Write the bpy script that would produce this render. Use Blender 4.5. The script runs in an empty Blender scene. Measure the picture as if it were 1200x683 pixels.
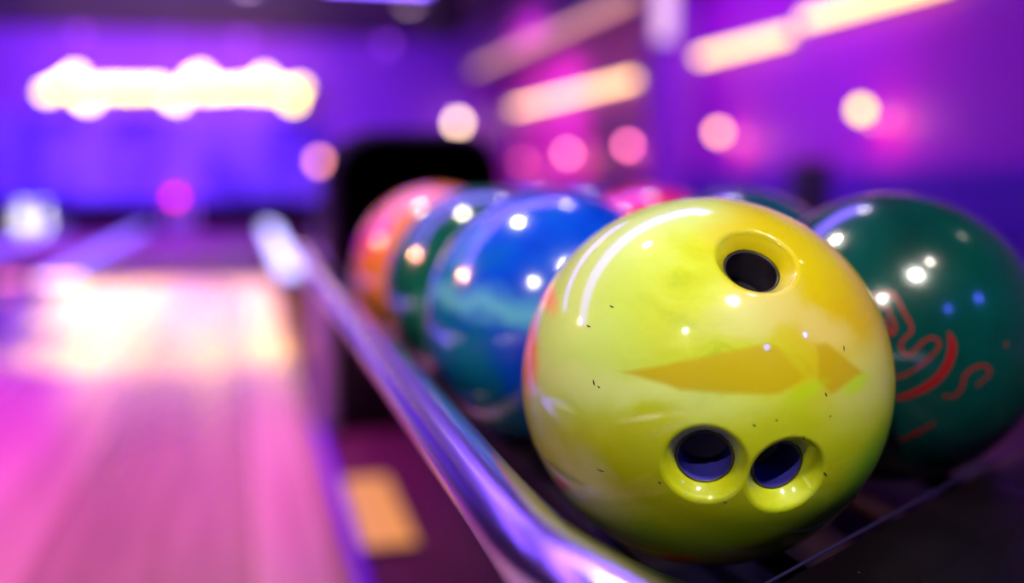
import bpy, bmesh, math, random
from mathutils import Vector, Matrix, noise as mnoise
import numpy as np

random.seed(7)
S = bpy.context.scene
COL = S.collection
PI = math.pi
R = 0.108                       # bowling ball radius

# ------------------------------------------------------------------ camera
CAM = Vector((0, 0, 0.8))
YAW, PITCH, FPX = math.radians(14.95), math.radians(6.65), 1170.0
FWD = Vector((math.sin(YAW) * math.cos(PITCH), math.cos(YAW) * math.cos(PITCH), -math.sin(PITCH)))
RGT = Vector((math.cos(YAW), -math.sin(YAW), 0))
UPV = RGT.cross(FWD)
cd = bpy.data.cameras.new('camera')
cam = bpy.data.objects.new('camera', cd)
COL.objects.link(cam)
cd.sensor_width = 36
cd.lens = FPX * 36 / 1200
cd.clip_start, cd.clip_end = 0.01, 100
m3 = Matrix((RGT, UPV, -FWD)).transposed()
cam.matrix_world = Matrix.Translation(CAM) @ m3.to_4x4()
cd.dof.use_dof = True
cd.dof.focus_distance = 0.515
cd.dof.aperture_fstop = 1.72
S.camera = cam

def ray(x, y):
    return (FWD + RGT * ((x - 600) / FPX) + UPV * ((341.5 - y) / FPX)).normalized()

def on_ball(x, y, c, r=R):
    """point of a ball's surface, relative to its centre"""
    d = ray(x, y); o = CAM - c
    b = o.dot(d); q = b * b - (o.length_squared - r * r)
    return o + d * (-b - math.sqrt(max(q, 0)))

# ------------------------------------------------------------------ helpers
def lin(r, g, b):
    f = lambda v: (v / 255 / 12.92) if v / 255 <= 0.04045 else ((v / 255 + 0.055) / 1.055) ** 2.4
    return (f(r), f(g), f(b), 1)

def mat(name, base=None, rough=0.5, metal=0.0, coat=0.0, emit=None, strength=0.0, spec=0.5, coat_rough=0.04):
    m = bpy.data.materials.new(name); m.use_nodes = True
    p = m.node_tree.nodes['Principled BSDF']
    if base: p.inputs['Base Color'].default_value = base
    p.inputs['Roughness'].default_value = rough
    p.inputs['Metallic'].default_value = metal
    p.inputs['Coat Weight'].default_value = coat
    p.inputs['Coat Roughness'].default_value = coat_rough
    p.inputs['Specular IOR Level'].default_value = spec
    if emit:
        p.inputs['Emission Color'].default_value = emit
        p.inputs['Emission Strength'].default_value = strength
    return m

class G:
    """small node graph builder"""
    def __init__(s, m):
        s.m = m; s.t = m.node_tree; s.N = s.t.nodes; s.L = s.t.links
        s.p = s.N['Principled BSDF']
    def n(s, kind, **kw):
        o = s.N.new(kind)
        for k, v in kw.items(): setattr(o, k, v)
        return o
    def put(s, a, b):
        if hasattr(a, 'links') or isinstance(a, bpy.types.NodeSocket): s.L.new(a, b)
        else: b.default_value = a
    def coord(s): return s.n('ShaderNodeTexCoord').outputs['Object']
    def vm(s, op, a, b=None):
        o = s.n('ShaderNodeVectorMath', operation=op); s.put(a, o.inputs[0])
        if b is not None:
            if op == 'SCALE': s.put(b, o.inputs['Scale'])
            else: s.put(b, o.inputs[1])
        return o.outputs['Value'] if op in ('DOT_PRODUCT', 'LENGTH') else o.outputs['Vector']
    def ma(s, op, a, b=None):
        o = s.n('ShaderNodeMath', operation=op); s.put(a, o.inputs[0])
        if b is not None: s.put(b, o.inputs[1])
        return o.outputs[0]
    def noise(s, v, scale, detail=3, dist=0.0, rough=0.55):
        o = s.n('ShaderNodeTexNoise'); s.put(v, o.inputs['Vector'])
        o.inputs['Scale'].default_value = scale; o.inputs['Detail'].default_value = detail
        o.inputs['Distortion'].default_value = dist; o.inputs['Roughness'].default_value = rough
        return o
    def ramp(s, fac, stops):
        o = s.n('ShaderNodeValToRGB'); s.put(fac, o.inputs[0]); e = o.color_ramp.elements
        while len(e) < len(stops): e.new(0.5)
        for i, (x, c) in enumerate(stops): e[i].position = x; e[i].color = c
        return o.outputs['Color']
    def mr(s, v, a, b, c=0.0, d=1.0):
        o = s.n('ShaderNodeMapRange', interpolation_type='SMOOTHSTEP'); s.put(v, o.inputs['Value'])
        for k, x in zip(('From Min', 'From Max', 'To Min', 'To Max'), (a, b, c, d)): o.inputs[k].default_value = x
        return o.outputs['Result']
    def mix(s, fac, a, b):
        o = s.n('ShaderNodeMix', data_type='RGBA'); s.put(fac, o.inputs['Factor'])
        s.put(a, o.inputs['A'] if False else o.inputs[6]); s.put(b, o.inputs[7])
        return o.outputs[2]

def link(name, bm, m, parent=None, smooth=True, loc=None):
    me = bpy.data.meshes.new(name); bm.to_mesh(me); bm.free()
    for x in (m if isinstance(m, (list, tuple)) else [m]): me.materials.append(x)
    if smooth:
        for p in me.polygons: p.use_smooth = True
        try: me.set_sharp_from_angle(angle=math.radians(38))
        except Exception: pass
    o = bpy.data.objects.new(name, me); COL.objects.link(o)
    if parent is not None: o.parent = parent
    if loc is not None: o.location = loc
    return o

def tag(o, label, cat, group=None):
    o['label'] = label; o['category'] = cat
    if group: o['group'] = group
    return o

def thing(name, label, cat, loc=(0, 0, 0), group=None):
    o = bpy.data.objects.new(name, None); COL.objects.link(o); o.location = loc
    o.empty_display_size = 0.05
    return tag(o, label, cat, group)

def struct(o):
    o['kind'] = 'structure'; return o

def box(bm, x0, x1, y0, y1, z0, z1, bev=0.0, seg=2):
    r = bmesh.ops.create_cube(bm, size=1)
    vs = r['verts']
    for v in vs:
        v.co = Vector(((x0 + x1) / 2 + v.co.x * (x1 - x0), (y0 + y1) / 2 + v.co.y * (y1 - y0), (z0 + z1) / 2 + v.co.z * (z1 - z0)))
    if bev:
        es = list({e for v in vs for e in v.link_edges})
        bmesh.ops.bevel(bm, geom=es, offset=bev, segments=seg, profile=0.6, affect='EDGES')
    return bm

def boxo(name, dims, m, parent=None, bev=0.0):
    return link(name, box(bmesh.new(), *dims, bev=bev), m, parent)

def lathe(bm, prof, axis=Vector((0, 0, 1)), org=Vector(), seg=32, cap=False):
    """prof: (radius, height along axis)"""
    a = axis.normalized(); t = Vector((1, 0, 0)) if abs(a.x) < 0.8 else Vector((0, 1, 0))
    u = a.cross(t).normalized(); w = a.cross(u)
    rings = []
    for r, h in prof:
        if r < 1e-7: rings.append([bm.verts.new(org + a * h)])
        else: rings.append([bm.verts.new(org + a * h + (u * math.cos(2 * PI * k / seg) + w * math.sin(2 * PI * k / seg)) * r) for k in range(seg)])
    for A, B in zip(rings, rings[1:]):
        for k in range(seg):
            j = (k + 1) % seg
            if len(A) == 1 and len(B) == 1: continue
            if len(A) == 1: bm.faces.new((A[0], B[k], B[j]))
            elif len(B) == 1: bm.faces.new((A[k], A[j], B[0]))
            else: bm.faces.new((A[k], A[j], B[j], B[k]))
    if cap:
        for q in (rings[0], rings[-1]):
            if len(q) > 2: bm.faces.new(q)
    bmesh.ops.recalc_face_normals(bm, faces=bm.faces)
    return bm

def tube(bm, pts, r, seg=10, closed_ends=True):
    pts = [Vector(p) for p in pts]; rings = []
    n0 = None
    for i, p in enumerate(pts):
        d = (pts[min(i + 1, len(pts) - 1)] - pts[max(i - 1, 0)]).normalized()
        if n0 is None:
            t = Vector((0, 0, 1)) if abs(d.z) < 0.9 else Vector((1, 0, 0))
            n0 = d.cross(t).normalized()
        n0 = (n0 - d * n0.dot(d)).normalized(); b = d.cross(n0)
        rr = r[i] if isinstance(r, (list, tuple)) else r
        rings.append([bm.verts.new(p + (n0 * math.cos(2 * PI * k / seg) + b * math.sin(2 * PI * k / seg)) * rr) for k in range(seg)])
    for A, B in zip(rings, rings[1:]):
        for k in range(seg): bm.faces.new((A[k], A[(k + 1) % seg], B[(k + 1) % seg], B[k]))
    if closed_ends: bm.faces.new(rings[0]); bm.faces.new(rings[-1])
    bmesh.ops.recalc_face_normals(bm, faces=bm.faces)
    return bm

def sweep(bm, path, prof, dip=lambda p: 0.0):
    """profile (offset to the path's right, z) carried along a plan path"""
    rings = []
    P = [Vector((x, y, 0)) for x, y in path]
    for i, p in enumerate(P):
        d = (P[min(i + 1, len(P) - 1)] - P[max(i - 1, 0)]).normalized()
        n = Vector((d.y, -d.x, 0))
        rings.append([bm.verts.new(p + n * o + Vector((0, 0, z - dip(p)))) for o, z in prof])
    k = len(prof)
    for A, B in zip(rings, rings[1:]):
        for j in range(k): bm.faces.new((A[j], A[(j + 1) % k], B[(j + 1) % k], B[j]))
    bm.faces.new(rings[0]); bm.faces.new(rings[-1])
    bmesh.ops.recalc_face_normals(bm, faces=bm.faces)
    return bm

def smooth_curve(pts, n=8):
    """Catmull-Rom through points"""
    P = [Vector(p) for p in pts]; P = [P[0] * 2 - P[1]] + P + [P[-1] * 2 - P[-2]]
    out = []
    for i in range(1, len(P) - 2):
        a, b, c, d = P[i - 1:i + 3]
        for k in range(n):
            t = k / n
            out.append(0.5 * (2 * b + (c - a) * t + (2 * a - 5 * b + 4 * c - d) * t * t + (3 * b - a - 3 * c + d) * t ** 3))
    out.append(P[-2]); return out

# ------------------------------------------------------------------ materials: place
M = {}
M['black'] = mat('black_plastic', (0.006, 0.005, 0.007, 1), 0.32, spec=0.4)
M['black_gloss'] = mat('black_gloss_plastic', (0.006, 0.005, 0.010, 1), 0.16, coat=0.3)
M['hood'] = mat('hood_plastic', (0.012, 0.003, 0.010, 1), 0.6, spec=0.15)
M['rail'] = mat('rail_metal', (0.60, 0.52, 0.72, 1), 0.22, metal=1.0)
M['pale_metal'] = mat('pale_grey_metal', (0.75, 0.75, 0.8, 1), 0.4)
M['tray'] = mat('pale_tray', (0.55, 0.42, 0.5, 1), 0.6)
M['ceiling'] = mat('ceiling_paint', (0.07, 0.018, 0.15, 1), 0.8)
M['wall_back'] = mat('back_wall_paint', (0.40, 0.10, 0.62, 1), 0.8)
M['wall_right'] = mat('right_wall_paint', (0.45, 0.03, 0.50, 1), 0.5)
M['wall_dark'] = mat('rear_wall_paint', (0.10, 0.07, 0.13, 1), 0.8)
M['fixture'] = mat('white_fixture', (0.6, 0.58, 0.6, 1), 0.5)
M['dark_fixture'] = mat('dark_fixture', (0.02, 0.015, 0.025, 1), 0.5)
M['pin'] = mat('pin_white', (0.85, 0.85, 0.8, 1), 0.25, coat=0.5)
M['pin_red'] = mat('pin_stripe_red', (0.5, 0.02, 0.03, 1), 0.3)
M['pit'] = mat('pit_black', (0.008, 0.008, 0.01, 1), 0.9)

def emitter(name, col, s):
    return mat(name, (0.02, 0.02, 0.02, 1), 0.5, emit=(*col, 1), strength=s)

# wood of the approach: long boards along Y, satin varnish
def wood(name, tones, rough, board, spec=0.5, rvar=0.1):
    m = mat(name, None, rough, spec=spec); g = G(m); c = g.coord()
    sx = g.n('ShaderNodeSeparateXYZ'); g.put(c, sx.inputs[0])
    cell = g.ma('FLOOR', g.ma('MULTIPLY', sx.outputs[0], 1 / board))
    wn = g.n('ShaderNodeTexWhiteNoise', noise_dimensions='1D'); g.put(cell, wn.inputs['W'])
    mp = g.vm('MULTIPLY', c, (9, 0.5, 1))
    nz = g.noise(mp, 3.0, 4, 0.6)
    f = g.ma('ADD', g.ma('MULTIPLY', wn.outputs[0], 0.65), g.ma('MULTIPLY', nz.outputs[0], 0.35))
    g.put(g.ramp(f, [(0.15, tones[0]), (0.5, tones[1]), (0.85, tones[2])]), g.p.inputs['Base Color'])
    g.put(g.ma('ADD', g.ma('MULTIPLY', wn.outputs[0], rvar), rough), g.p.inputs['Roughness'])
    return m
M['approach'] = wood('approach_wood', [lin(140, 100, 76), lin(204, 164, 124), lin(246, 214, 168)], 0.24, 0.15, spec=0.6, rvar=0.06)
_g = M['approach'].node_tree.nodes['Principled BSDF']; _g.inputs['Coat Weight'].default_value = 0.7; _g.inputs['Coat Roughness'].default_value = 0.17
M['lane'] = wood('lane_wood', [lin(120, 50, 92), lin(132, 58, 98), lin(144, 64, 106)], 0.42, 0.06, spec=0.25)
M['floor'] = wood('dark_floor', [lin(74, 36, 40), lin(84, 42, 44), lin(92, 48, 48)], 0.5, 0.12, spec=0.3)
M['purple_strip'] = mat('purple_floor_strip', lin(120, 20, 190), 0.4)

# ------------------------------------------------------------------ room shell
XL, XR, YB, YF, ZC = -8.0, 4.0, 17.6, -5.0, 3.12
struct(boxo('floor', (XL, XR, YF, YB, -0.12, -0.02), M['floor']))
struct(boxo('ceiling', (XL, XR, YF, YB, ZC, ZC + 0.1), M['ceiling']))
struct(boxo('wall_back', (XL, XR, YB, YB + 0.1, -0.1, ZC), M['wall_back']))
struct(boxo('wall_right', (XR, XR + 0.1, YF, YB, -0.1, ZC), M['wall_right']))
struct(boxo('wall_left', (XL - 0.1, XL, YF, YB, -0.1, ZC), M['wall_dark']))
struct(boxo('wall_front', (XL, XR, YF - 0.1, YF, -0.1, ZC), M['wall_dark']))
struct(boxo('approach_floor', (XL, 0.19, YF, 7.95, -0.02, 0.0), M['approach']))
struct(boxo('trim_1', (0.19, 0.218, YF, 3.2, -0.02, 0.004), M['purple_strip'], bev=0.002))  # narrow purple strip beside the approach
# pilaster and soffit on the right wall
struct(boxo('trim_2', (3.72, XR, 8.36, 8.98, -0.02, 2.46), M['wall_back'], bev=0.01))
struct(boxo('trim_3', (3.58, XR, YF, YB, 2.46, ZC), M['wall_back'], bev=0.01))

# lanes: three beds, gutter capping between, its reflected shine made to glow
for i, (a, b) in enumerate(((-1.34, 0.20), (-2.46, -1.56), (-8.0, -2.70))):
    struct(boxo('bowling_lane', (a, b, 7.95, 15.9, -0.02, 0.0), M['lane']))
M['cap_bright'] = emitter('pale_blue_shine', (0.50, 0.46, 1.0), 4.0)  # glow stands in for light the glossy capping reflects
M['cap_dim'] = emitter('violet_shine', (0.22, 0.12, 1.0), 3.0)
for (a, b, mm, lab) in ((0.24, 0.44, 'cap_bright', 'pale blue painted shine strip along the lane edge nearest the ball return'),
                        (-1.54, -1.36, 'cap_dim', 'long violet painted shine strip between the two lanes on the left'),
                        (-2.68, -2.48, 'cap_dim', 'violet painted shine strip along the lane at the left edge of the photo')):
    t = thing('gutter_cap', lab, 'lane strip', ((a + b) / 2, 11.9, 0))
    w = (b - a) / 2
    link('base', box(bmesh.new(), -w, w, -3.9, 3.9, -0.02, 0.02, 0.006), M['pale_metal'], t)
    link('shine_strip', box(bmesh.new(), -w * 0.8, w * 0.8, -3.85, 3.85, 0.021, 0.034, 0.004), M[mm], t)

# masking units over the pin decks
t = thing('masking_unit', 'long violet lit panel wall hanging over the pins at the far end', 'panel', (-3.35, 15.8, 0))
m = mat('masking_panel', None, 0.6); g = G(m); c = g.coord()
n1 = g.noise(g.vm('MULTIPLY', c, (1.2, 1, 0.6)), 1.1, 3, 0.8)
g.put(g.ramp(n1.outputs[0], [(0.36, lin(70, 30, 130)), (0.5, lin(150, 120, 225)), (0.7, lin(180, 160, 250))]), g.p.inputs['Base Color'])
for k in range(6):
    x0 = -4.6 + k * 1.54
    link('panel', box(bmesh.new(), x0, x0 + 1.53, 0, 0.06, 0.42, 1.68, 0.01), m, t)
link('support_frame', box(bmesh.new(), -4.6, 4.62, 0.061, 0.3, 0.46, 1.64, 0.01), M['dark_fixture'], t)
struct(boxo('pit_wall', (XL, 1.3, 17.0, 17.1, -0.02, 1.6), M['pit']))

# ------------------------------------------------------------------ lamps
def spot(loc, target, energy, col, size=0.06, angle=80, blend=0.6):
    l = bpy.data.lights.new('spot', 'SPOT'); l.energy = energy; l.color = col; l.shadow_soft_size = size
    l.spot_size = math.radians(angle); l.spot_blend = blend
    o = bpy.data.objects.new('spot_lamp', l); COL.objects.link(o); o.location = loc
    d = Vector(target) - Vector(loc); o.rotation_euler = d.to_track_quat('-Z', 'Y').to_euler()
    return o

def downlight(x, y, col, s, lab, energy=0, r=0.06, target=None, angle=100):
    t = thing('downlight', lab, 'ceiling light', (x, y, ZC), 'ceiling spots')
    link('trim_ring', lathe(bmesh.new(), [(r, -0.002), (r, -0.018), (r + 0.012, -0.018), (r + 0.02, -0.008), (r + 0.02, 0.0)], seg=24), M['fixture'], t)
    link('lens', lathe(bmesh.new(), [(0, -0.010), (r * 0.7, -0.011), (r - 0.001, -0.006), (r - 0.001, -0.001)], seg=24), emitter('downlight_lens', col, s), t)
    if energy:
        spot((x, y, ZC - 0.06), target or (x, y, 0), energy, col, r * 0.9, angle)
    return t

WARM = (1.0, 0.78, 0.52); WHITE = (1.0, 0.88, 0.74); KEY = (1.0, 0.97, 0.86)
downlight(-0.36, 1.75, WHITE, 60, 'warm white ceiling spot mirrored high on the yellow ball', 90, target=(0.3, 1.0, 0.6))
downlight(0.30, -1.05, KEY, 14, 'wide white ceiling spot behind the viewer nearest the yellow ball', 300, r=0.16, target=(0.3, 0.6, 0.65), angle=50)
downlight(-1.6, -1.8, KEY, 20, 'added small white fill spot behind and left of the viewer', 230, r=0.045, target=(0.26, 0.65, 0.62), angle=24)  # unseen fill, added to brighten the yellow ball's lower left
downlight(0.94, -0.6, WHITE, 40, 'warm white ceiling spot above the black end panel', 30, target=(0.45, 0.65, 0.6), angle=60)
downlight(1.13, 2.5, WHITE, 22, 'small ceiling spot beyond the dark green ball', 15)
downlight(2.6, 0.74, WHITE, 20, 'small ceiling spot near the right wall', 1)
downlight(-4.5, 3.2, (1.0, 0.42, 0.20), 8, 'orange ceiling spot far over the approach left of the ball rack', 1900, r=0.1, target=(0.22, 1.2, 0.62), angle=17)
BLUE = (0.06, 0.08, 1.0)
downlight(1.44, -3.9, BLUE, 14, 'blue ceiling spot behind the ball rack', 60, r=0.16, target=(0.3, 0.5, 0.65), angle=40)
downlight(3.4, -2.7, BLUE, 18, 'blue ceiling spot in the rear right corner', 60, r=0.10, target=(0.35, 0.5, 0.65), angle=40)

AMB = (1.0, 0.74, 0.10)  # added spots, standing in for the sign's warm reflection on the approach
for x, y, e, an, lab in ((-0.34, 4.9, 1900, 29, 'near'), (-0.42, 6.1, 2700, 32, 'middle'), (-0.50, 7.3, 2900, 34, 'far')):
    downlight(x, y, AMB, 20, 'added amber ceiling spot over the %s part of the approach' % lab, e, r=0.08, angle=an)

# violet ceiling battens running across the room
M['violet_tube'] = emitter('violet_tube', (0.23, 0.10, 1.0), 11.0)
def batten(x0, x1, y, w, lab, mm):
    t = thing('ceiling_batten', lab, 'ceiling light', ((x0 + x1) / 2, y, ZC), 'violet battens across the ceiling')
    L = (x1 - x0) / 2
    link('housing', box(bmesh.new(), -L, L, -w / 2 - 0.02, w / 2 + 0.02, -0.05, 0, 0.008), M['fixture'], t)
    link('diffuser', box(bmesh.new(), -L + 0.02, L - 0.02, -w / 2, w / 2, -0.085, -0.05, 0.015), mm, t)
batten(-4.8, 1.4, 2.9, 0.7, 'violet ceiling batten mirrored as a band on the balls', M['violet_tube'])
batten(-4.2, 0.8, 5.6, 0.60, 'wide violet ceiling batten mirrored along the silver rail', M['violet_tube'])
batten(0.95, 2.3, 12.2, 0.22, 'violet ceiling batten at the top edge beyond the hood', M['violet_tube'])

# warm linear lights in a row on the right wall
M['tube_warm'] = emitter('warm_tube', (1.0, 0.56, 0.17), 5)
M['tube_pale'] = emitter('pale_warm_tube', (1.0, 0.58, 0.26), 5.5)
for (y0, y1, z, mm, lab) in ((5.0, 6.55, 1.90, 'tube_warm', 'warm linear wall light at the top edge of the photo, nearest of the row'),
                             (6.73, 8.25, 1.83, 'tube_warm', 'warm linear wall light second from the top edge, above two wall lamps'),
                             (9.75, 14.5, 1.78, 'tube_pale', 'long pale linear wall light on the pink wall beyond the pilaster')):
    t = thing('linear_wall_light', lab, 'wall light', (XR, (y0 + y1) / 2, z), 'linear lights on the right wall')
    L = (y1 - y0) / 2
    link('housing', box(bmesh.new(), -0.07, 0, -L, L, -0.02, 0.05, 0.006), M['fixture'], t)
    link('tube', tube(bmesh.new(), [(-0.095, -L + 0.02, 0), (-0.095, 0, 0), (-0.095, L - 0.02, 0)], 0.036, 14), M[mm], t)
t = thing('ceiling_light', 'dim peach linear light along the soffit edge above the pink wall', 'ceiling light', (3.55, 12.2, 2.45))
link('housing', box(bmesh.new(), -0.04, 0.03, -3.3, 3.3, 0.012, 0.09, 0.006), M['fixture'], t)
link('diffuser', box(bmesh.new(), -0.05, 0.025, -3.28, 3.28, -0.05, 0.011, 0.012), emitter('soffit_glow', (1.0, 0.42, 0.40), 1.3), t)
# round wall lamps lower on the same wall, evenly spaced
def wall_lamp(y, z, col, s, lab, e=0.0):
    t = thing('wall_lamp', lab, 'wall light', (XR, y, z), 'round lamps on the right wall')
    link('wall_plate', lathe(bmesh.new(), [(0, -0.0), (0.05, -0.0), (0.05, -0.012), (0.0, -0.02)], Vector((1, 0, 0)), seg=20), M['fixture'], t)
    link('arm', tube(bmesh.new(), smooth_curve([(-0.015, 0, 0), (-0.12, 0, -0.03), (-0.2, 0, 0.0)], 5), 0.008), M['fixture'], t)
    b = bmesh.new(); bmesh.ops.create_uvsphere(b, u_segments=20, v_segments=12, radius=0.042, matrix=Matrix.Translation((-0.22, 0, 0.04)))
    link('bulb', b, emitter('bulb_glow', col, s), t)
    l = bpy.data.lights.new('bulb_light', 'POINT'); l.energy = 3; l.color = (1.0, 0.22, 0.16); l.shadow_soft_size = 0.03
    lo = bpy.data.objects.new('bulb_lamp', l); COL.objects.link(lo); lo.location = (XR - 0.15, y, z - 0.05)
wall_lamp(5.61, 1.17, (1.0, 0.64, 0.02), 8.5, 'round warm yellow wall lamp nearest the camera on the purple wall')
wall_lamp(7.58, 1.11, (1.0, 0.36, 0.14), 12, 'round peach wall lamp on the purple wall beside the pilaster')
wall_lamp(9.59, 1.06, (1.0, 0.17, 0.42), 14, 'round pink wall lamp just beyond the pilaster')
wall_lamp(11.56, 1.02, (1.0, 0.24, 0.36), 14, 'round pink wall lamp midway along the pink wall')
wall_lamp(13.6, 0.94, (1.0, 0.12, 0.35), 6, 'faint pink wall lamp farthest along the pink wall')

def globe(loc, r, col, s, lab, name='globe_lamp', cat='lamp', drop=None):
    t = thing(name, lab, cat, loc)
    b = bmesh.new(); bmesh.ops.create_uvsphere(b, u_segments=20, v_segments=12, radius=r)
    link('globe', b, emitter('globe_glow', col, s), t)
    b = bmesh.new()
    if drop == 'wall':
        lathe(b, [(0, r * 0.9), (0.02, r * 0.95), (0.02, YB - loc[1])], Vector((0, 1, 0)), seg=12, cap=True)
    elif drop == 'ceiling':
        lathe(b, [(0.0, r * 0.95), (0.018, r), (0.006, r + 0.05), (0.006, ZC - loc[2])], seg=12, cap=True)
    else:
        lathe(b, [(0.05, -loc[2]), (0.05, -loc[2] + 0.02), (0.012, -loc[2] + 0.04), (0.012, -r * 0.9)], seg=12, cap=True)
    link('stem', b, M['fixture'], t)
    return t
globe((3.62, 17.2, 1.70), 0.085, (1.0, 0.66, 0.42), 14, 'round cream wall lamp on the far wall above the hood', 'wall_lamp', 'wall light', 'wall')
globe((1.10, 15.3, 1.0), 0.075, (1.0, 0.30, 0.22), 9, 'round orange lamp on a post at the end of the lit panel wall', 'post_lamp', 'lamp')
globe((-0.98, 15.55, 0.47), 0.05, (1.0, 0.0, 0.12), 12, 'small red pin signal lamp under the lit panel wall', 'signal_lamp', 'lamp', 'ceiling')
for x, lab in ((-2.42, 'dim violet wall globe at upper left above the neon sign'), (0.05, 'dim violet wall globe above the right half of the neon sign'), (2.42, 'dim violet wall globe right of the neon sign')):
    globe((x, 17.25, 3.0), 0.07, (0.35, 0.05, 0.9), 3.2, lab, 'wall_globe', 'wall light', 'wall')
for x, y, lab in ((0.12, 13.2, 'dim pale ceiling spot above the neon sign at the top edge'), (2.25, 13.9, 'dim pale ceiling spot above the hood')):
    downlight(x, y, (0.9, 0.6, 0.55), 5, lab, r=0.1)
# small glowing blocks at the foul line
for x, y, lab in ((-1.32, 7.72, 'pink glowing block at the end of the violet strip, nearer one'), (-1.36, 8.3 - 0.42, 'pink glowing block at the end of the violet strip, farther one')):
    pass
t = thing('foul_line_glow', 'pink glowing block where the violet strip meets the approach', 'floor light', (-1.28, 7.6, 0))
link('case', box(bmesh.new(), -0.16, 0.16, -0.06, 0.06, 0, 0.05, 0.008), M['pale_metal'], t)
link('lens', box(bmesh.new(), -0.14, 0.14, -0.045, 0.045, 0.051, 0.07, 0.006), emitter('foul_glow', (1.0, 0.45, 0.5), 6), t)
t = thing('foul_line_glow', 'magenta glowing block left of the pink one on the approach', 'floor light', (-1.62, 7.7, 0))
link('case', box(bmesh.new(), -0.12, 0.12, -0.06, 0.06, 0, 0.05, 0.008), M['pale_metal'], t)
link('lens', box(bmesh.new(), -0.1, 0.1, -0.045, 0.045, 0.051, 0.07, 0.006), emitter('foul_glow_magenta', (1.0, 0.18, 0.5), 3.5), t)

# neon script sign on the far wall
SY = 16.7
def at_sign(px, py):
    d = ray(px, py); return CAM + d * ((SY - CAM.y) / d.y)
M['neon'] = emitter('warm_neon', (1.0, 0.64, 0.09), 11)
sg = thing('neon_sign', 'warm glowing neon script sign on the violet far wall', 'sign', (-0.95, SY, 2.15))
org = Vector((-0.95, SY, 2.15))
strokes = [
    [(51, 104), (55, 109), (60, 106), (70, 100), (82, 92), (88, 87), (92, 90), (86, 100), (92, 112), (102, 119), (109, 115), (108, 106), (120, 101)],
    [(122, 107), (130, 101), (138, 106), (146, 101), (154, 107), (163, 101), (172, 106), (182, 101), (192, 105), (198, 113), (207, 119), (214, 115)],
    [(212, 112), (222, 96), (230, 89), (237, 87), (240, 93), (234, 103), (244, 107), (254, 101), (262, 106), (272, 101)],
    [(274, 106), (284, 101), (294, 106), (302, 97), (310, 89), (313, 95), (309, 105), (320, 106), (330, 101)],
    [(332, 104), (340, 106), (347, 118), (342, 120), (338, 114), (346, 104), (352, 102), (354, 106)],
]
for st in strokes:
    b = tube(bmesh.new(), smooth_curve([at_sign(*q) - org for q in st], 6), 0.066, 10)
    link('neon_stroke', b, M['neon'], sg)
b = box(bmesh.new(), -2.1, 2.25, 0.14, 0.18, -0.03, 0.03, 0.005)
for x in (-1.9, 0.0, 2.0): box(b, x - 0.02, x + 0.02, 0.18, YB - SY, -0.02, 0.02)
link('mounting_rail', b, M['dark_fixture'], sg)

# ------------------------------------------------------------------ colour wash from ceiling-mounted heads
def wash(loc, target, e, col, lab, angle=90, s=6):
    t = thing('wash_light', lab, 'ceiling light', loc, 'coloured wash lights')
    d = (Vector(target) - Vector(loc)).normalized(); h = Vector(loc)
    b = lathe(bmesh.new(), [(0, -0.16), (0.05, -0.15), (0.06, 0.0), (0.055, 0.0), (0.05, -0.02)], d, seg=20)
    link('can', b, M['dark_fixture'], t)
    link('lens', lathe(bmesh.new(), [(0, -0.012), (0.051, -0.014)], d, seg=20), emitter('wash_lens', col, s), t)
    link('bracket', tube(bmesh.new(), [(0, 0, 0.02) + Vector() if False else Vector((0, 0, 0.0)) - d * 0.08, Vector((0, 0, ZC - loc[2]))], 0.01, 8), M['dark_fixture'], t)
    spot(h + d * 0.02, target, e, col, 0.05, angle, 0.8)
VIO = (0.16, 0.02, 1.0); MAG = (0.72, 0.02, 1.0); BVI = (0.20, 0.06, 1.0)
wash((-3.6, 11.4, 2.95), (-3.4, 15.8, 1.1), 1300, BVI, 'violet wash light aimed at the left of the lit panel wall', 100)
wash((-0.6, 11.4, 2.95), (-0.4, 15.8, 1.1), 1300, BVI, 'violet wash light aimed at the middle of the lit panel wall', 100)
wash((-1.6, 11.0, 2.95), (-0.8, 17.6, 2.6), 420, (0.22, 0.004, 1.0), 'violet wash light aimed above the neon sign', 60)
wash((1.4, 11.0, 2.95), (2.0, 17.6, 2.3), 480, (0.20, 0.004, 1.0), 'violet wash light aimed at the far right wall corner', 60)
wash((1.4, 11.2, 2.95), (4.0, 13.0, 1.3), 800, (1.0, 0.07, 0.62), 'magenta wash light aimed at the pink wall', 62)
wash((1.4, 7.0, 2.95), (4.0, 7.2, 1.3), 420, (0.36, 0.002, 1.0), 'purple wash light aimed at the purple wall', 90)
wash((1.4, 4.2, 2.95), (4.0, 4.6, 1.3), 170, (0.30, 0.002, 1.0), 'purple wash light aimed at the near purple wall', 90)
wash((-1.0, 3.0, 2.95), (-1.1, 3.0, 0), 900, MAG, 'magenta wash light over the near approach', 74)
wash((-1.2, 5.6, 2.95), (-1.0, 6.0, 0), 90, MAG, 'magenta wash light over the middle of the approach', 100)
wash((-1.6, 10.4, 2.95), (-1.2, 11.6, 0), 1900, (0.30, 0.006, 1.0), 'violet wash light over the lanes', 76)

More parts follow.
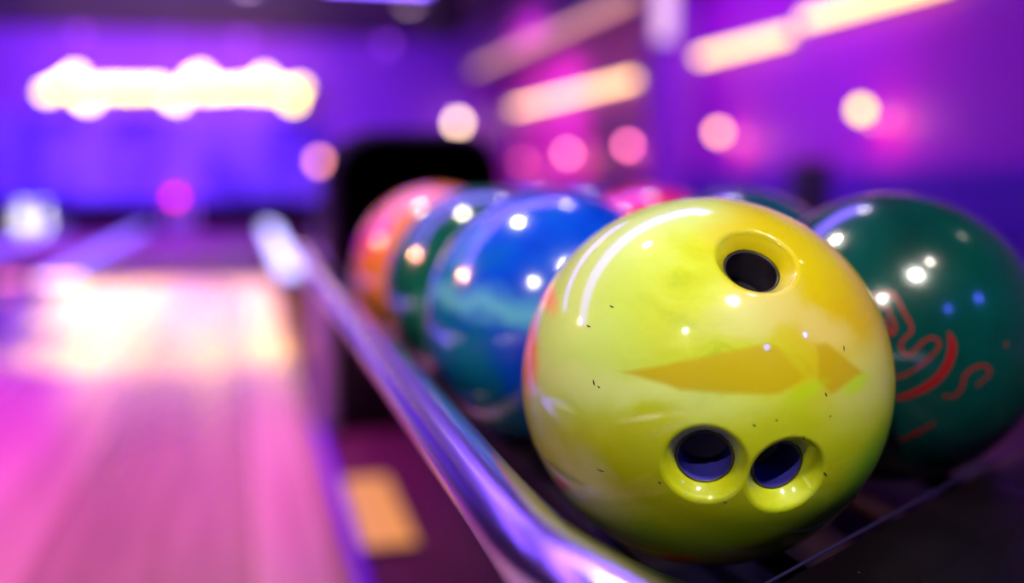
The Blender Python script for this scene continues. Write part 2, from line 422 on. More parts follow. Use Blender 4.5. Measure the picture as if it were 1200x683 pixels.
# ------------------------------------------------------------------ pins
def pin_bm():
    prof = [(0.0, 0.0), (0.025, 0.0), (0.029, 0.004), (0.036, 0.03), (0.050, 0.075), (0.0605, 0.115), (0.0595, 0.14), (0.050, 0.185), (0.036, 0.225), (0.0245, 0.255), (0.0230, 0.275), (0.0265, 0.305), (0.0322, 0.340), (0.030, 0.362), (0.019, 0.377), (0, 0.381)]
    return lathe(bmesh.new(), prof, seg=20)
pin0 = None
def pins(cx, cy, lab, group, keep=range(10)):
    global pin0
    k = 0
    for r in range(4):
        for j in range(r + 1):
            if k in keep:
                x, y = cx + (j - r / 2) * 0.3, cy + r * 0.26
                if pin0 is None:
                    o = link('bowling_pin', pin_bm(), M['pin'])
                    pin0 = o
                    s = link('stripe', lathe(bmesh.new(), [(0.0247, 0.2575), (0.0237, 0.267), (0.0241, 0.282), (0.0248, 0.288)], seg=20), M['pin_red'], o)
                else:
                    o = pin0.copy(); COL.objects.link(o)
                    for ch in pin0.children:
                        c2 = ch.copy(); COL.objects.link(c2); c2.parent = o
                o.location = (x, y, 0.0); tag(o, lab, 'bowling pin', group)
            k += 1
pins(-2.92, 15.2, 'white bowling pin in the brightly lit set at the far left lane end', 'pins of the left lane', keep=range(3))
pins(-0.92, 15.35, 'white bowling pin standing dimly at the end of the lane beside the ball return', 'pins of the middle lane', keep=(0, 1, 2, 4))
spot((-2.92, 11.0, 2.98), (-2.92, 15.4, 0.2), 5000, (0.95, 1.0, 0.85), 0.04, 7)

# ------------------------------------------------------------------ ball return
rt = thing('ball_return', 'black ball return rack with rounded silver rail and dark hood', 'ball return', (0.36, 1.2, 0))
O = Vector((0.36, 1.2, 0))
def part(name, bm, m, bev=None):
    bmesh.ops.translate(bm, verts=bm.verts, vec=-O)
    return link(name, bm, m, rt)
# plan path of the outer rail: straight left side, round front end, straight right side
cx, rad = 0.42, 0.337
path = [(cx - rad, y) for y in (1.98, 1.7, 1.4, 1.1, 0.9, 0.75, 0.65, 0.58, 0.52, 0.46, 0.42)]
for k in range(1, 40):
    a = PI + PI * k / 40
    path.append((cx + rad * math.cos(a), 0.392 + 0.30 * math.sin(a)))
path += [(cx + rad, y) for y in (0.392, 0.42, 0.52, 0.65, 0.9, 1.4, 2.05)]
prof = [(0.041, 0.598), (0.025, 0.618), (0.017, 0.633), (0.0105, 0.645), (0.0065, 0.653), (0.0085, 0.660), (0.0145, 0.6655), (0.0235, 0.667), (0.033, 0.6635),
        (0.042, 0.655), (0.050, 0.643), (0.057, 0.630), (0.063, 0.617), (0.067, 0.606), (0.066, 0.598), (0.055, 0.596)]
# path runs toward -Y: its right-hand side is -X, so flip the offsets
part('rail', sweep(bmesh.new(), path, [(-o, z) for o, z in prof], lambda p: 0.12 * max(0.0, 0.31 - p.y) + 0.22 * max(0.0, min(1.0, (p.x - 0.38) / 0.30))), M['rail'])
# black lip inside the rail, bending into the end panel
lip = [(0.128, 2.05), (0.131, 1.5), (0.138, 1.0), (0.144, 0.8), (0.149, 0.68), (0.153, 0.60), (0.158, 0.54), (0.166, 0.49), (0.182, 0.445), (0.205, 0.405), (0.235, 0.375)]
lip = [(p.x, p.y) for p in smooth_curve([(x, y, 0) for x, y in lip], 5)]
part('trough_lip', sweep(bmesh.new(), lip, [(0.0, 0.585), (0.0, 0.598), (-0.003, 0.6015), (-0.020, 0.5985), (-0.024, 0.594), (-0.024, 0.584)]), M['black_gloss'])
# moulded end panel with a rounded edge, a groove and a round recess
def panel():
    b = bmesh.new()
    A, B = Vector((0.214, 0.414, 0)), Vector((0.68, 0.682, 0))
    nrm = Vector((0.5, -0.865, 0)).normalized(); dv = (B - A)
    rows = []
    prof = [(0.0, 0.565), (0.0, 0.588), (0.0012, 0.5915), (0.004, 0.594), (0.010, 0.5955), (0.03, 0.5965), (0.05, 0.5972), (0.055, 0.5962), (0.058, 0.5962), (0.063, 0.5974), (0.10, 0.598), (0.14, 0.597), (0.19, 0.59), (0.19, 0.565)]
    nu = 60
    for i in range(nu + 1):
        s = i / nu; p = A + dv * s
        row = []
        for w, z in prof:
            q = p + nrm * w
            bow = 0.010 * math.sin(PI * s) 
            # pull towards the round rail at the front
            ctr = Vector((cx, 0.42, 0)); dd = q - ctr; lim = 1.0; ee = Vector((dd.x / (rad - 0.07), dd.y / 0.22, 0))
            if dd.y < 0 and ee.length > lim: q = ctr + dd * (lim / ee.length)
            elif dd.x > rad - 0.07: q.x = ctr.x + rad - 0.07
            # round recess on the right
            rc = Vector((0.53, 0.51, 0)); dist = (Vector((q.x, q.y, 0)) - rc).length
            zz = z
            if 0.02 < w < 0.18: zz -= 0.008 * max(0, min(1, (0.045 - dist) / 0.008))
            row.append(b.verts.new((q.x, q.y, zz)))
        rows.append(row)
    for r0, r1 in zip(rows, rows[1:]):
        for j in range(len(prof) - 1): b.faces.new((r0[j], r0[j + 1], r1[j + 1], r1[j]))
    bmesh.ops.remove_doubles(b, verts=b.verts, dist=1e-5)
    bmesh.ops.recalc_face_normals(b, faces=b.faces)
    return b
bead = smooth_curve([(0.2125, 0.4150, 0.5935), (0.34, 0.4885, 0.5945), (0.46, 0.5575, 0.5945), (0.68, 0.684, 0.5945)], 10)  # thin bead added to catch a line of light along the panel edge
part('glint_bead', tube(bmesh.new(), bead, 0.0010, 10), mat('bead_gloss', (0.02, 0.016, 0.06, 1), 0.10, coat=1.0, spec=1.0))
mp = mat('moulded_black', (0.004, 0.002, 0.004, 1), 0.42, spec=0.10); g = G(mp); c = g.coord()
nz = g.noise(c, 900, 2); sp = g.noise(c, 260, 2)
bp = g.n('ShaderNodeBump'); bp.inputs['Strength'].default_value = 0.12; bp.inputs['Distance'].default_value = 0.0004
g.put(nz.outputs[0], bp.inputs['Height']); g.put(bp.outputs[0], g.p.inputs['Normal'])
g.put(g.ramp(sp.outputs[0], [(0.70, (0.004, 0.002, 0.004, 1)), (0.80, (0.07, 0.05, 0.06, 1))]), g.p.inputs['Base Color'])
part('end_panel', panel(), mp)
b = bmesh.new()
for z in (0.572, 0.578):
    ring = [b.verts.new((cx - (rad - 0.05), 0.425, z))] + [b.verts.new((cx + (rad - 0.05) * math.cos(PI + PI * k / 32), 0.392 + 0.25 * math.sin(PI + PI * k / 32), z)) for k in range(33)] + [b.verts.new((cx + rad - 0.05, 0.425, z))]
    b.faces.new(ring)
    if z < 0.575: low = ring
for k in range(len(ring)): b.faces.new((low[k], low[(k + 1) % len(ring)], ring[(k + 1) % len(ring)], ring[k]))
bmesh.ops.recalc_face_normals(b, faces=b.faces)
part('end_cover', b, M['hood'])
# floor of the trough and the track bars the balls roll on
part('trough_floor', box(bmesh.new(), 0.168, 0.66, 0.40, 2.04, 0.530, 0.540, 0.003), M['hood'])
ZB = 0.679
YEL = Vector((0.2615, 0.538, ZB)); XRW = 0.466
for x in (0.2615 - 0.045, 0.2615 + 0.045, XRW - 0.045, XRW + 0.045):
    rr = 0.008
    zz = ZB - math.sqrt((R + rr) ** 2 - 0.045 ** 2)
    dx = 0.0
    x2 = x - (0.026 if x < 0.36 else 0.02)
    part('track_bar', tube(bmesh.new(), [(x, 0.45, zz - 0.005), (x + (x2 - x) * 0.5, 1.2, zz - 0.005), (x2, 1.95, zz - 0.005)], rr, 10), M['hood'])
# body, pale upright by its back corner, hood
part('body', box(bmesh.new(), 0.262, 0.56, 3.14, 3.9, -0.02, 0.60, 0.012), M['black'])
part('support_beam', box(bmesh.new(), 0.28, 0.46, 1.2, 3.139, 0.44, 0.529, 0.012), M['black'])
part('pale_upright', box(bmesh.new(), 0.205, 0.26, 3.16, 3.24, -0.02, 0.57, 0.01), M['pale_metal'])
part('pedestal', box(bmesh.new(), 0.32, 0.43, 0.75, 1.15, -0.02, 0.529, 0.02), M['black'])
def hood():
    b = bmesh.new(); rings = []
    xc = 0.356
    for y, w, zt in ((2.08, 0.172, 0.882), (2.10, 0.180, 0.895), (2.3, 0.180, 0.896), (2.6, 0.166, 0.88), (2.8, 0.145, 0.83), (2.9, 0.12, 0.76)):
        ring = []
        z0 = 0.602; rc = 0.095
        pts = [(-w, z0), (-w, z0 + (zt - rc - z0) * 0.5)]
        for k in range(9):
            a = PI - PI / 2 * k / 8; pts.append((-w + rc + rc * math.cos(a), zt - rc + rc * math.sin(a)))
        for k in range(9):
            a = PI / 2 - PI / 2 * k / 8; pts.append((w - rc + rc * math.cos(a), zt - rc + rc * math.sin(a)))
        pts += [(w, z0 + (zt - rc - z0) * 0.5), (w, z0)]
        rings.append([b.verts.new((xc + x, y, z)) for x, z in pts])
    k = len(rings[0])
    for A, B in zip(rings, rings[1:]):
        for j in range(k): b.faces.new((A[j], A[(j + 1) % k], B[(j + 1) % k], B[j]))
    b.faces.new(rings[-1])
    # inset mouth: the ball opening
    f = b.faces.new(rings[0])
    r = bmesh.ops.inset_region(b, faces=[f], thickness=0.02)
    e = bmesh.ops.extrude_face_region(b, geom=[f])
    vs = [v for v in e['geom'] if isinstance(v, bmesh.types.BMVert)]
    bmesh.ops.translate(b, verts=vs, vec=(0, 0.4, 0))
    for v in vs: v.co.x = xc + (v.co.x - xc) * 0.6
    bmesh.ops.delete(b, geom=[f], context='FACES_ONLY')
    bmesh.ops.recalc_face_normals(b, faces=b.faces)
    return b
part('hood', hood(), M['hood'])

# amber glowing panel on the floor beside the rack
t = thing('amber_panel', 'square amber glowing panel on the dark floor under the rail', 'floor light', (0.287, 2.36, -0.02))
link('frame', box(bmesh.new(), -0.066, 0.066, -0.262, 0.262, 0, 0.012, 0.003), M['dark_fixture'], t)
link('lens', box(bmesh.new(), -0.06, 0.06, -0.25, 0.25, 0.0121, 0.018, 0.003), emitter('amber_glow', (1.0, 0.36, 0.07), 0.85), t)

# ------------------------------------------------------------------ balls
def raw_sphere(sub):
    b = bmesh.new(); bmesh.ops.create_icosphere(b, subdivisions=sub, radius=R); return b

def radial_normals(me, extra_smooth=None):
    """smooth shading: exact sphere normals on the sphere, averaged ones in the holes"""
    nv = len(me.vertices); co = np.empty(nv * 3); me.vertices.foreach_get('co', co); co = co.reshape(-1, 3)
    rad_ = np.linalg.norm(co, axis=1); on = rad_ > R - 2e-6
    out = [None] * len(me.loops); acc = np.zeros((nv, 3)); flags = []
    for p in me.polygons:
        vs = list(p.vertices); f = all(on[v] for v in vs); flags.append(f)
        if not f:
            n = np.array(p.normal) * p.area
            for v in vs: acc[v] += n
    for p, f in zip(me.polygons, flags):
        p.use_smooth = True
        for li in p.loop_indices:
            v = me.loops[li].vertex_index
            n = co[v] / max(rad_[v], 1e-9) if f else acc[v] / max(np.linalg.norm(acc[v]), 1e-12)
            out[li] = tuple(n)
    me.normals_split_custom_set(out)

HOLES = [((888, 302), 0.0150, 0.0215, 0.0095), ((826, 546), 0.0148, 0.0205, 0.0085), ((923, 559), 0.0142, 0.0205, 0.0100)]
def holed_ball(c):
    b = raw_sphere(7)
    me = bpy.data.meshes.new('ball_tmp'); b.to_mesh(me); b.free()
    o = bpy.data.objects.new('ball_tmp', me); COL.objects.link(o)
    cb = bmesh.new()
    for (px, ri, ro, dp) in HOLES:
        a = on_ball(*px, c).normalized()
        dz = lambda r, d: math.sqrt(R * R - r * r) - d
        pr = [(0, R + 0.01), (ro + 0.0022, R + 0.01), (ro + 0.0020, dz(ro + 0.002, 0.0)), (ro + 0.0010, dz(ro + 0.001, 0.0003)), (ro, dz(ro, 0.0008)),
              (ro - 0.0010, dz(ro, 0.0017)), (ro - 0.0019, dz(ro, 0.0030)), (ri + (ro - ri) * 0.38, dz(ri, dp * 0.6)), (ri + 0.0004, dz(ri, dp * 0.95)), (ri, dz(ri, dp)), (ri, dz(ri, 0.042)), (0, dz(ri, 0.042))]
        lathe(cb, pr, a, seg=96)
    cme = bpy.data.meshes.new('cut_tmp'); cb.to_mesh(cme); cb.free()
    co = bpy.data.objects.new('cut_tmp', cme); COL.objects.link(co)
    md = o.modifiers.new('b', 'BOOLEAN'); md.operation = 'DIFFERENCE'; md.object = co; md.solver = 'EXACT'; md.use_self = True
    dg = bpy.context.evaluated_depsgraph_get()
    me2 = bpy.data.meshes.new_from_object(o.evaluated_get(dg))
    bpy.data.objects.remove(o); bpy.data.objects.remove(co)
    me2.name = 'bowling_ball'
    radial_normals(me2)
    return me2

def ball_obj(me, c, label, mats):
    o = bpy.data.objects.new('bowling_ball', me); COL.objects.link(o); o.location = c
    me.materials.clear()
    for x in mats: me.materials.append(x)
    return tag(o, label, 'bowling ball', 'bowling balls on the rack')

# the yellow ball's colour: marbled lime, yellow and gold with paler clouds, painted glints and two gold darts
def yellow_mat():
    m = mat('marbled_yellow', None, 0.40, coat=0.95, coat_rough=0.05, spec=0.25); g = G(m)
    c = g.coord()
    cb = g.n('ShaderNodeCombineXYZ')
    for i, ax in enumerate((RGT, UPV, -FWD)):
        g.put(g.ma('MULTIPLY', g.vm('DOT_PRODUCT', c, tuple(ax)), 1 / R), cb.inputs[i])
    P0 = cb.outputs[0]                                    # ball-local unit coordinates
    w1 = g.noise(P0, 2.6, 4, 0.4)
    P = g.vm('ADD', P0, g.vm('SCALE', g.vm('SUBTRACT', w1.outputs['Color'], (0.5, 0.5, 0.5)), 0.34))
    Ps = g.vm('ADD', P0, g.vm('SCALE', g.vm('SUBTRACT', w1.outputs['Color'], (0.5, 0.5, 0.5)), 0.05))
    def uv(px, py): return ((px - 831) / 219, (447.5 - py) / 216, 0)
    def blob(px, py, ax, ay, ang=0, soft=0.6, src=P):
        u, v, _ = uv(px, py)
        d = g.vm('SUBTRACT', src, (u, v, 0))
        if ang:
            ro = g.n('ShaderNodeVectorRotate', rotation_type='Z_AXIS'); g.put(d, ro.inputs['Vector']); ro.inputs['Angle'].default_value = math.radians(-ang); d = ro.outputs[0]
        d = g.vm('LENGTH', g.vm('MULTIPLY', d, (219 / ax, 216 / ay, 0)))
        return g.mr(d, 1 + soft, 1 - soft, 0, 1)
    # streaky marbling
    st = g.noise(g.vm('MULTIPLY', P, (1.0, 2.2, 1.2)), 1.7, 5, 1.2)
    col = g.ramp(st.outputs[0], [(0.30, lin(172, 190, 12)), (0.47, lin(196, 206, 22)), (0.60, lin(204, 214, 40)), (0.76, lin(206, 222, 90))])
    def lay(col, msk, rgb, k=1.0):
        return g.mix(g.ma('MULTIPLY', msk, k), col, lin(*rgb))
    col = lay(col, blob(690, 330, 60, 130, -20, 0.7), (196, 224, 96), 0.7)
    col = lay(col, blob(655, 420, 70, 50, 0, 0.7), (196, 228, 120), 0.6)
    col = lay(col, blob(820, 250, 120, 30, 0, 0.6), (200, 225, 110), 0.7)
    col = lay(col, blob(955, 325, 110, 125, 10, 0.5), (208, 172, 0), 1.0)
    col = lay(col, blob(890, 300, 70, 60, 0, 0.5), (208, 186, 0), 0.9)
    col = lay(col, blob(720, 440, 120, 16, -6, 0.8), (220, 230, 140), 0.7)
    col = lay(col, blob(770, 520, 150, 52, 0, 0.7), (184, 184, 6), 0.75)
    col = lay(col, blob(930, 490, 110, 40, 0, 0.7), (178, 186, 20), 0.6)
    col = lay(col, blob(845, 360, 46, 24, 20, 0.6), (226, 214, 150), 0.45)  # this and the next: soft glints painted into the colour
    col = lay(col, blob(912, 380, 36, 18, -20, 0.6), (222, 205, 130), 0.5)
    col = lay(col, blob(968, 440, 42, 42, 0, 0.7), (196, 200, 110), 0.65)
    col = lay(col, blob(690, 560, 26, 60, 35, 0.7), (220, 226, 170), 0.7)
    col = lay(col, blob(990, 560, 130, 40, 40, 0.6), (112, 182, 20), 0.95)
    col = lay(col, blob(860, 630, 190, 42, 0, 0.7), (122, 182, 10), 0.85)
    col = lay(col, blob(600, 480, 40, 60, 0, 0.6), (196, 216, 90), 0.5)
    fr = g.mr(g.vm('DOT_PRODUCT', P0, (0, 0, 1)), 0.0, 0.2)
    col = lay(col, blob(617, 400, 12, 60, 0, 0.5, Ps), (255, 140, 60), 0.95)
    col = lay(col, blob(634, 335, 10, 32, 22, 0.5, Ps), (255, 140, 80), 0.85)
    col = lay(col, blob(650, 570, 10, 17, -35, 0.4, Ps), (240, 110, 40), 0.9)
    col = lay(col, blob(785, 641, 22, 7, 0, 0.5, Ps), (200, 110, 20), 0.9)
    def dart(pts, soft):
        q = [Vector(uv(*p)) for p in pts]; k = None; ctr = sum(q, Vector()) / len(q)
        for a, b in zip(q, q[1:] + q[:1]):
            e = b - a; n = Vector((e.y, -e.x, 0)).normalized()
            if n.dot(ctr - a) > 0: n = -n
            d = g.ma('SUBTRACT', g.vm('DOT_PRODUCT', Ps, tuple(n)), n.dot(a))
            k = d if k is None else g.ma('MAXIMUM', k, d)
        return g.mr(k, soft, -soft)
    col = lay(col, g.ma('MULTIPLY', fr, dart([(716, 424), (790, 408), (853, 395), (864, 397), (895, 428), (870, 443), (852, 444), (770, 440)], 0.018)), (196, 168, 0), 0.9)
    col = lay(col, g.ma('MULTIPLY', fr, dart([(908, 397), (920, 395), (966, 428), (924, 446), (910, 434)], 0.018)), (192, 160, 0), 0.92)
    col = lay(col, blob(896, 443, 22, 8, 25, 0.6, Ps), (184, 210, 20), 0.7)
    col = lay(col, blob(956, 438, 18, 8, 25, 0.6, Ps), (178, 206, 20), 0.8)
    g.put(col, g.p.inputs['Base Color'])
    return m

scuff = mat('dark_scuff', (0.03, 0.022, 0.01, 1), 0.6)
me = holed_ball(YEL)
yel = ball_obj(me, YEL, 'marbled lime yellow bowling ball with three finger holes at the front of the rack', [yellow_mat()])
ins_d = mat('dark_violet_insert', (0.035, 0.022, 0.05, 1), 0.3, coat=0.3)
ins_e = mat('dark_grey_hole_bottom', (0.035, 0.03, 0.04, 1), 0.45)
ins_b = mat('blue_lit_grey_insert', (0.06, 0.05, 0.42, 1), 0.3, coat=0.1)  # grey lining with the blue lamps' light put into its colour
for i, (px, ri, ro, dp) in enumerate(HOLES):
    a = on_ball(*px, YEL).normalized(); zs = math.sqrt(R * R - ri * ri)
    b = lathe(bmesh.new(), [(ri - 0.0002, zs - 0.036), (ri - 0.0002, zs - dp - 0.0004), (ri - 0.0007, zs - dp), (ri - 0.0013, zs - dp - 0.0005), (ri - 0.0013, zs - 0.033), (ri * 0.5, zs - 0.0345), (0, zs - 0.0345)], a, seg=64)
    b.faces.ensure_lookup_table()
    for fc in b.faces:
        if fc.calc_center_median().dot(a) < zs - 0.0325 or fc.calc_center_median().dot(a) > zs - dp - 0.0009: fc.material_index = 1
    o = link('thumb_insert' if i == 0 else 'finger_insert', b, [ins_d if i == 0 else ins_b, ins_e], yel)
    o['label'] = 'dark violet thumb hole lining' if i == 0 else 'grey finger hole lining with blue light painted in'

def ribbon(b, pts, widths, c, lift=0.00018, steps=5):
    """flat inlaid line on a ball, given as points on its surface"""
    P = smooth_curve(pts, steps); n = len(P); L = []
    for i, p in enumerate(P):
        d = (P[min(i + 1, n - 1)] - P[max(i - 1, 0)]).normalized(); nn = p.normalized(); s = nn.cross(d).normalized()
        f = i / (n - 1) * (len(widths) - 1); k = min(int(f), len(widths) - 2); w = widths[k] + (widths[k + 1] - widths[k]) * (f - k)
        row = []
        for q in (-1, -0.5, 0, 0.5, 1):
            v = (p + s * (w / 2 * q)).normalized() * (R + lift); row.append(b.verts.new(v))
        L.append(row)
    fs = []
    for A, B in zip(L, L[1:]):
        for j in range(4): fs.append(b.faces.new((A[j], A[j + 1], B[j + 1], B[j])))
    for f in fs:
        f.normal_update()
        if f.normal.dot(f.calc_center_median()) < 0: f.normal_flip()
    return fs

# little dark nicks on the yellow ball
b = bmesh.new()
for (x, y, dx, dy) in ((690, 382, 5, 2), (696, 448, 2, 7), (702, 453, 3, 2), (717, 359, 5, 2), (704, 551, 9, 3), (773, 565, 4, 2), (884, 498, 4, 2), (989, 408, 1, 7), (968, 462, 2, 5), (967, 555, 4, 5), (882, 550, 4, 1), (942, 513, 1, 4), (850, 588, 4, 1), (910, 492, 3, 0), (973, 487, 2, 0)):
    q = [on_ball(x - dx / 2, y - dy / 2, YEL), on_ball(x, y + 0.5, YEL), on_ball(x + dx / 2, y + dy / 2, YEL)]
    ribbon(b, q, [0.0003, 0.0009, 0.0003], YEL, 0.00012, 3)
sc_o = link('scuff_marks', b, scuff, yel); sc_o['kind'] = 'stuff'

def swirl(name, stops, scale=9.0, warp=0.5, seed=0.0, coat=1.0, stretch=(1, 1, 1), rough=0.2, rot=(0, 0, 0)):
    m = mat(name, None, rough, coat=coat, coat_rough=0.04); g = G(m); c = g.coord()
    mpn = g.n('ShaderNodeMapping'); g.put(c, mpn.inputs['Vector'])
    mpn.inputs['Location'].default_value = (seed, seed * 0.7, -seed); mpn.inputs['Scale'].default_value = stretch; mpn.inputs['Rotation'].default_value = rot
    w = g.noise(mpn.outputs[0], scale, 3)
    v = g.vm('ADD', mpn.outputs[0], g.vm('SCALE', g.vm('SUBTRACT', w.outputs['Color'], (0.5, 0.5, 0.5)), warp / scale * 2))
    n = g.noise(v, scale * 0.8, 4, 0.6)
    g.put(g.ramp(n.outputs[0], stops), g.p.inputs['Base Color'])
    return m

def plain_ball(c, label, m, extra=None, sub=6):
    b = raw_sphere(sub)
    me = bpy.data.meshes.new('bowling_ball'); b.to_mesh(me); b.free()
    radial_normals(me)
    return ball_obj(me, c, label, m if isinstance(m, list) else [m])

BLU = Vector((0.252, 0.812, ZB))
mb = swirl('marbled_blue', [(0.30, lin(0, 34, 190)), (0.42, lin(0, 74, 215)), (0.50, lin(0, 100, 175)), (0.62, lin(0, 125, 160)), (0.8, lin(10, 150, 175))], 7, 0.7, 1.3)
g = G(mb); c = g.coord()
# one pale cyan vein low on the side facing the lanes
a0 = on_ball(505, 338, BLU); a1 = on_ball(570, 362, BLU); a2 = on_ball(635, 368, BLU)
nrm = (a0 - a1).cross(a2 - a1).normalized()
d = g.ma('ABSOLUTE', g.ma('SUBTRACT', g.vm('DOT_PRODUCT', g.vm('ADD', c, g.vm('SCALE', g.vm('SUBTRACT', g.noise(c, 26, 4).outputs['Color'], (0.5, 0.5, 0.5)), 0.05)), tuple(nrm)), nrm.dot(a1)))
base = g.p.inputs['Base Color'].links[0].from_socket
g.put(g.mix(g.ma('MULTIPLY', g.mr(d, 0.020, 0.0), 0.62), base, lin(120, 210, 225)), g.p.inputs['Base Color'])
plain_ball(BLU, 'royal blue and teal marbled bowling ball just behind the yellow one', mb)
DKG = Vector((0.250, 1.045, ZB))
mg = swirl('marbled_dark_green', [(0.3, lin(2, 40, 36)), (0.5, lin(0, 78, 62)), (0.62, lin(10, 100, 80)), (0.78, lin(110, 190, 180))], 8, 0.7, 2.1)
plain_ball(DKG, 'dark green marbled bowling ball between the blue ball and the orange ball', mg, sub=5)
ORG = Vector((0.242, 1.285, ZB))
mo = swirl('marbled_orange', [(0.26, lin(200, 20, 140)), (0.38, lin(245, 60, 130)), (0.46, lin(250, 125, 50)), (0.68, lin(254, 145, 60)), (0.82, lin(255, 185, 120))], 7, 0.8, 0.6)
plain_ball(ORG, 'orange and pink marbled bowling ball farthest along the silver rail', mo, sub=5)

GRN = Vector((0.466, 0.648, ZB))
mt = swirl('deep_teal_green', [(0.3, lin(0, 36, 36)), (0.5, lin(0, 58, 54)), (0.7, lin(0, 74, 72)), (0.85, lin(0, 70, 90))], 7, 0.6, 4.4, coat=0.7)
red = mat('red_lettering', lin(140, 14, 20), 0.3, coat=0.4)
grn = plain_ball(GRN, 'large dark teal green bowling ball with red lettering on the right', mt)
b = bmesh.new()
def lz(x, y): return (1000 + x / 2.845, 320 + y / 2.845)
mm_ = 0.00105
for pts, wd in (
    ([(40, 74), (90, 70), (130, 64)], [10, 12, 12]),
    ([(52, 92), (95, 88), (140, 82)], [7, 8, 6]),
    ([(130, 64), (150, 92), (166, 126), (190, 168), (193, 196), (168, 220), (158, 246), (180, 274), (204, 258), (228, 232), (258, 216), (284, 226), (282, 252), (250, 285), (210, 318), (170, 340), (130, 350)], [9, 10, 9, 9, 9, 9, 8, 8, 8]),
    ([(88, 120), (112, 112), (124, 140), (140, 180), (128, 204), (110, 176), (98, 146)], [7, 8, 9, 12, 8]),
    ([(318, 196), (330, 240), (318, 296), (285, 346), (235, 384), (180, 408), (140, 418)], [8, 26, 27, 27, 26, 20, 10]),
    ([(300, 408), (336, 410), (362, 380), (372, 342), (400, 316), (438, 308), (456, 328), (436, 354), (410, 376)], [7, 10, 11, 10, 9, 9, 7]),
    ([(150, 560), (210, 532), (272, 498)], [10, 18, 8]),
    ([(505, 244), (509, 238), (514, 230)], [8, 10, 6])):
    q = [on_ball(*lz(*p), GRN) for p in pts]
    ribbon(b, q, [w / 2.845 * 0.00058 for w in wd], GRN)
link('lettering', b, red, grn)['label'] = 'red outlined lettering'

plain_ball(Vector((0.462, 0.878, ZB)), 'teal bowling ball peeking out between the yellow ball and the large green ball', swirl('deep_teal', [(0.3, lin(0, 40, 60)), (0.55, lin(0, 70, 90)), (0.8, lin(20, 110, 120))], 7, 0.7, 7.7), sub=5)
plain_ball(Vector((0.466, 1.115, ZB)), 'red and magenta bowling ball peeking above the top left of the yellow ball', swirl('marbled_magenta', [(0.3, lin(190, 10, 60)), (0.5, lin(210, 20, 120)), (0.7, lin(240, 60, 60))], 7, 0.7, 5.2), sub=5)
plain_ball(Vector((0.456, 1.34, ZB)), 'deep blue bowling ball peeking above the blue marbled ball', swirl('marbled_navy', [(0.3, lin(10, 20, 110)), (0.6, lin(30, 40, 170)), (0.8, lin(80, 80, 210))], 7, 0.7, 9.2), sub=5)
plain_ball(Vector((0.452, 1.57, ZB)), 'dark violet bowling ball farthest back beside the hood', swirl('marbled_violet', [(0.3, lin(40, 10, 110)), (0.6, lin(70, 30, 160)), (0.8, lin(120, 80, 200))], 7, 0.7, 3.2), sub=5)

# ------------------------------------------------------------------ things along the right wall
# long upholstered bench against the wall
t = thing('wall_bench', 'purple upholstered bench along the foot of the purple wall', 'bench', (3.7, 5.6, -0.02))
fab = mat('purple_upholstery', lin(96, 60, 160), 0.7)
for k in range(4):
    y0 = -3.2 + k * 1.6
    link('seat_cushion', box(bmesh.new(), -0.38, 0.12, y0, y0 + 1.58, 0.3, 0.46, 0.03, 3), fab, t)
    link('backrest', box(bmesh.new(), 0.13, 0.28, y0, y0 + 1.58, 0.46, 0.86, 0.04, 3), fab, t)
link('base', box(bmesh.new(), -0.32, 0.28, -3.2, 3.2, 0.0, 0.295, 0.01), M['dark_fixture'], t)
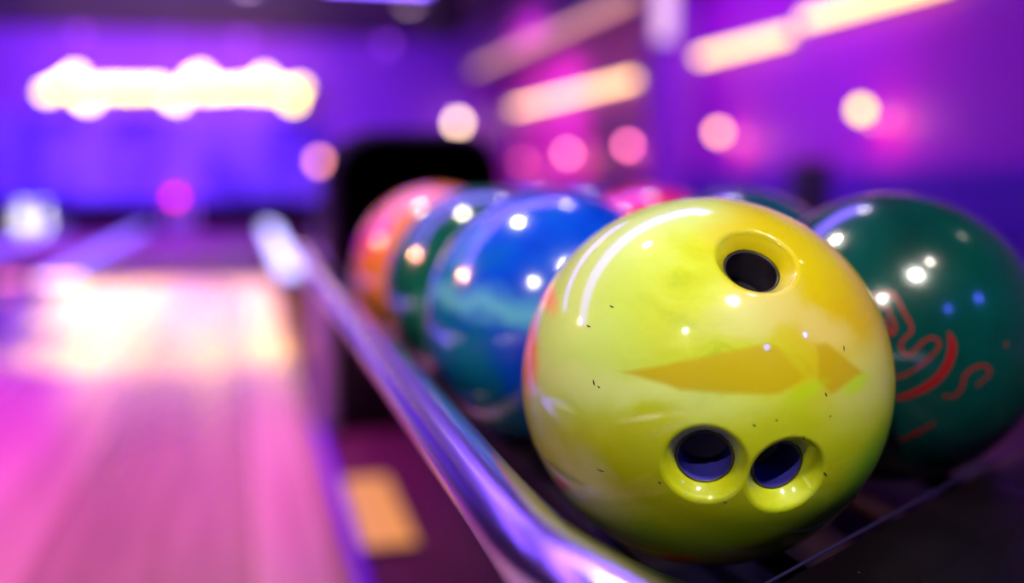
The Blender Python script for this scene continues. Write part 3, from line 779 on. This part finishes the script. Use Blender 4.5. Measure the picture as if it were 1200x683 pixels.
# dark chair in front of the bench
t = thing('chair', 'dark chair standing by the purple bench left of the large green ball', 'chair', (2.72, 4.75, -0.02))
cm = mat('dark_chair', (0.012, 0.008, 0.02, 1), 0.5)
link('seat', box(bmesh.new(), -0.21, 0.21, -0.21, 0.21, 0.43, 0.47, 0.015, 3), cm, t)
link('backrest', box(bmesh.new(), 0.17, 0.205, -0.19, 0.19, 0.56, 0.90, 0.015, 3), cm, t)
for sx in (-1, 1):
    for sy in (-1, 1):
        top = 0.88 if sx > 0 else 0.43
        link('leg', tube(bmesh.new(), [(sx * 0.22, sy * 0.2, 0), (sx * 0.19, sy * 0.18, 0.43), (sx * 0.187, sy * 0.18, top + 0.001)], 0.014, 8), cm, t)
# hanging things near the ceiling
t = thing('hanging_speaker', 'dark box hanging from the ceiling left of the pink wall', 'speaker', (2.05, 10.5, ZC))
link('cabinet', box(bmesh.new(), -0.12, 0.12, -0.15, 0.15, -0.85, -0.25, 0.02, 3), M['dark_fixture'], t)
link('grille', box(bmesh.new(), -0.10, 0.10, -0.163, -0.151, -0.82, -0.28, 0.004), M['pit'], t)
link('bracket', tube(bmesh.new(), [(0, 0, -0.251), (0, 0, -0.1), (0, 0, 0)], 0.02, 10), M['dark_fixture'], t)
t = thing('pendant_light', 'pale cylinder pendant hanging at the top edge above the pilaster', 'pendant', (2.32, 5.35, ZC))
link('shade', lathe(bmesh.new(), [(0.0, -1.56), (0.045, -1.56), (0.055, -1.53), (0.055, -0.75), (0.045, -0.72), (0.0, -0.72)], seg=24), mat('pale_shade', (0.8, 0.72, 0.75, 1), 0.5, emit=(0.8, 0.5, 0.6, 1), strength=1.2), t)
link('cord', tube(bmesh.new(), [(0, 0, -0.721), (0, 0, -0.4), (0, 0, 0)], 0.006, 8), M['dark_fixture'], t)

# ------------------------------------------------------------------ world and view
w = bpy.data.worlds.new('room_dark'); S.world = w; w.use_nodes = True
w.node_tree.nodes['Background'].inputs[0].default_value = (0.02, 0.01, 0.05, 1)
w.node_tree.nodes['Background'].inputs[1].default_value = 0.3
S.view_settings.view_transform = 'Standard'
S.view_settings.look = 'None'
S.view_settings.exposure = 0.0
S.view_settings.gamma = 1.0
S.view_settings.use_curve_mapping = False
S.cycles.use_denoising = True
S.cycles.use_adaptive_sampling = False
S.cycles.max_bounces = 8
S.cycles.sample_clamp_indirect = 6.0
S.cycles.caustics_reflective = False
S.cycles.caustics_refractive = False
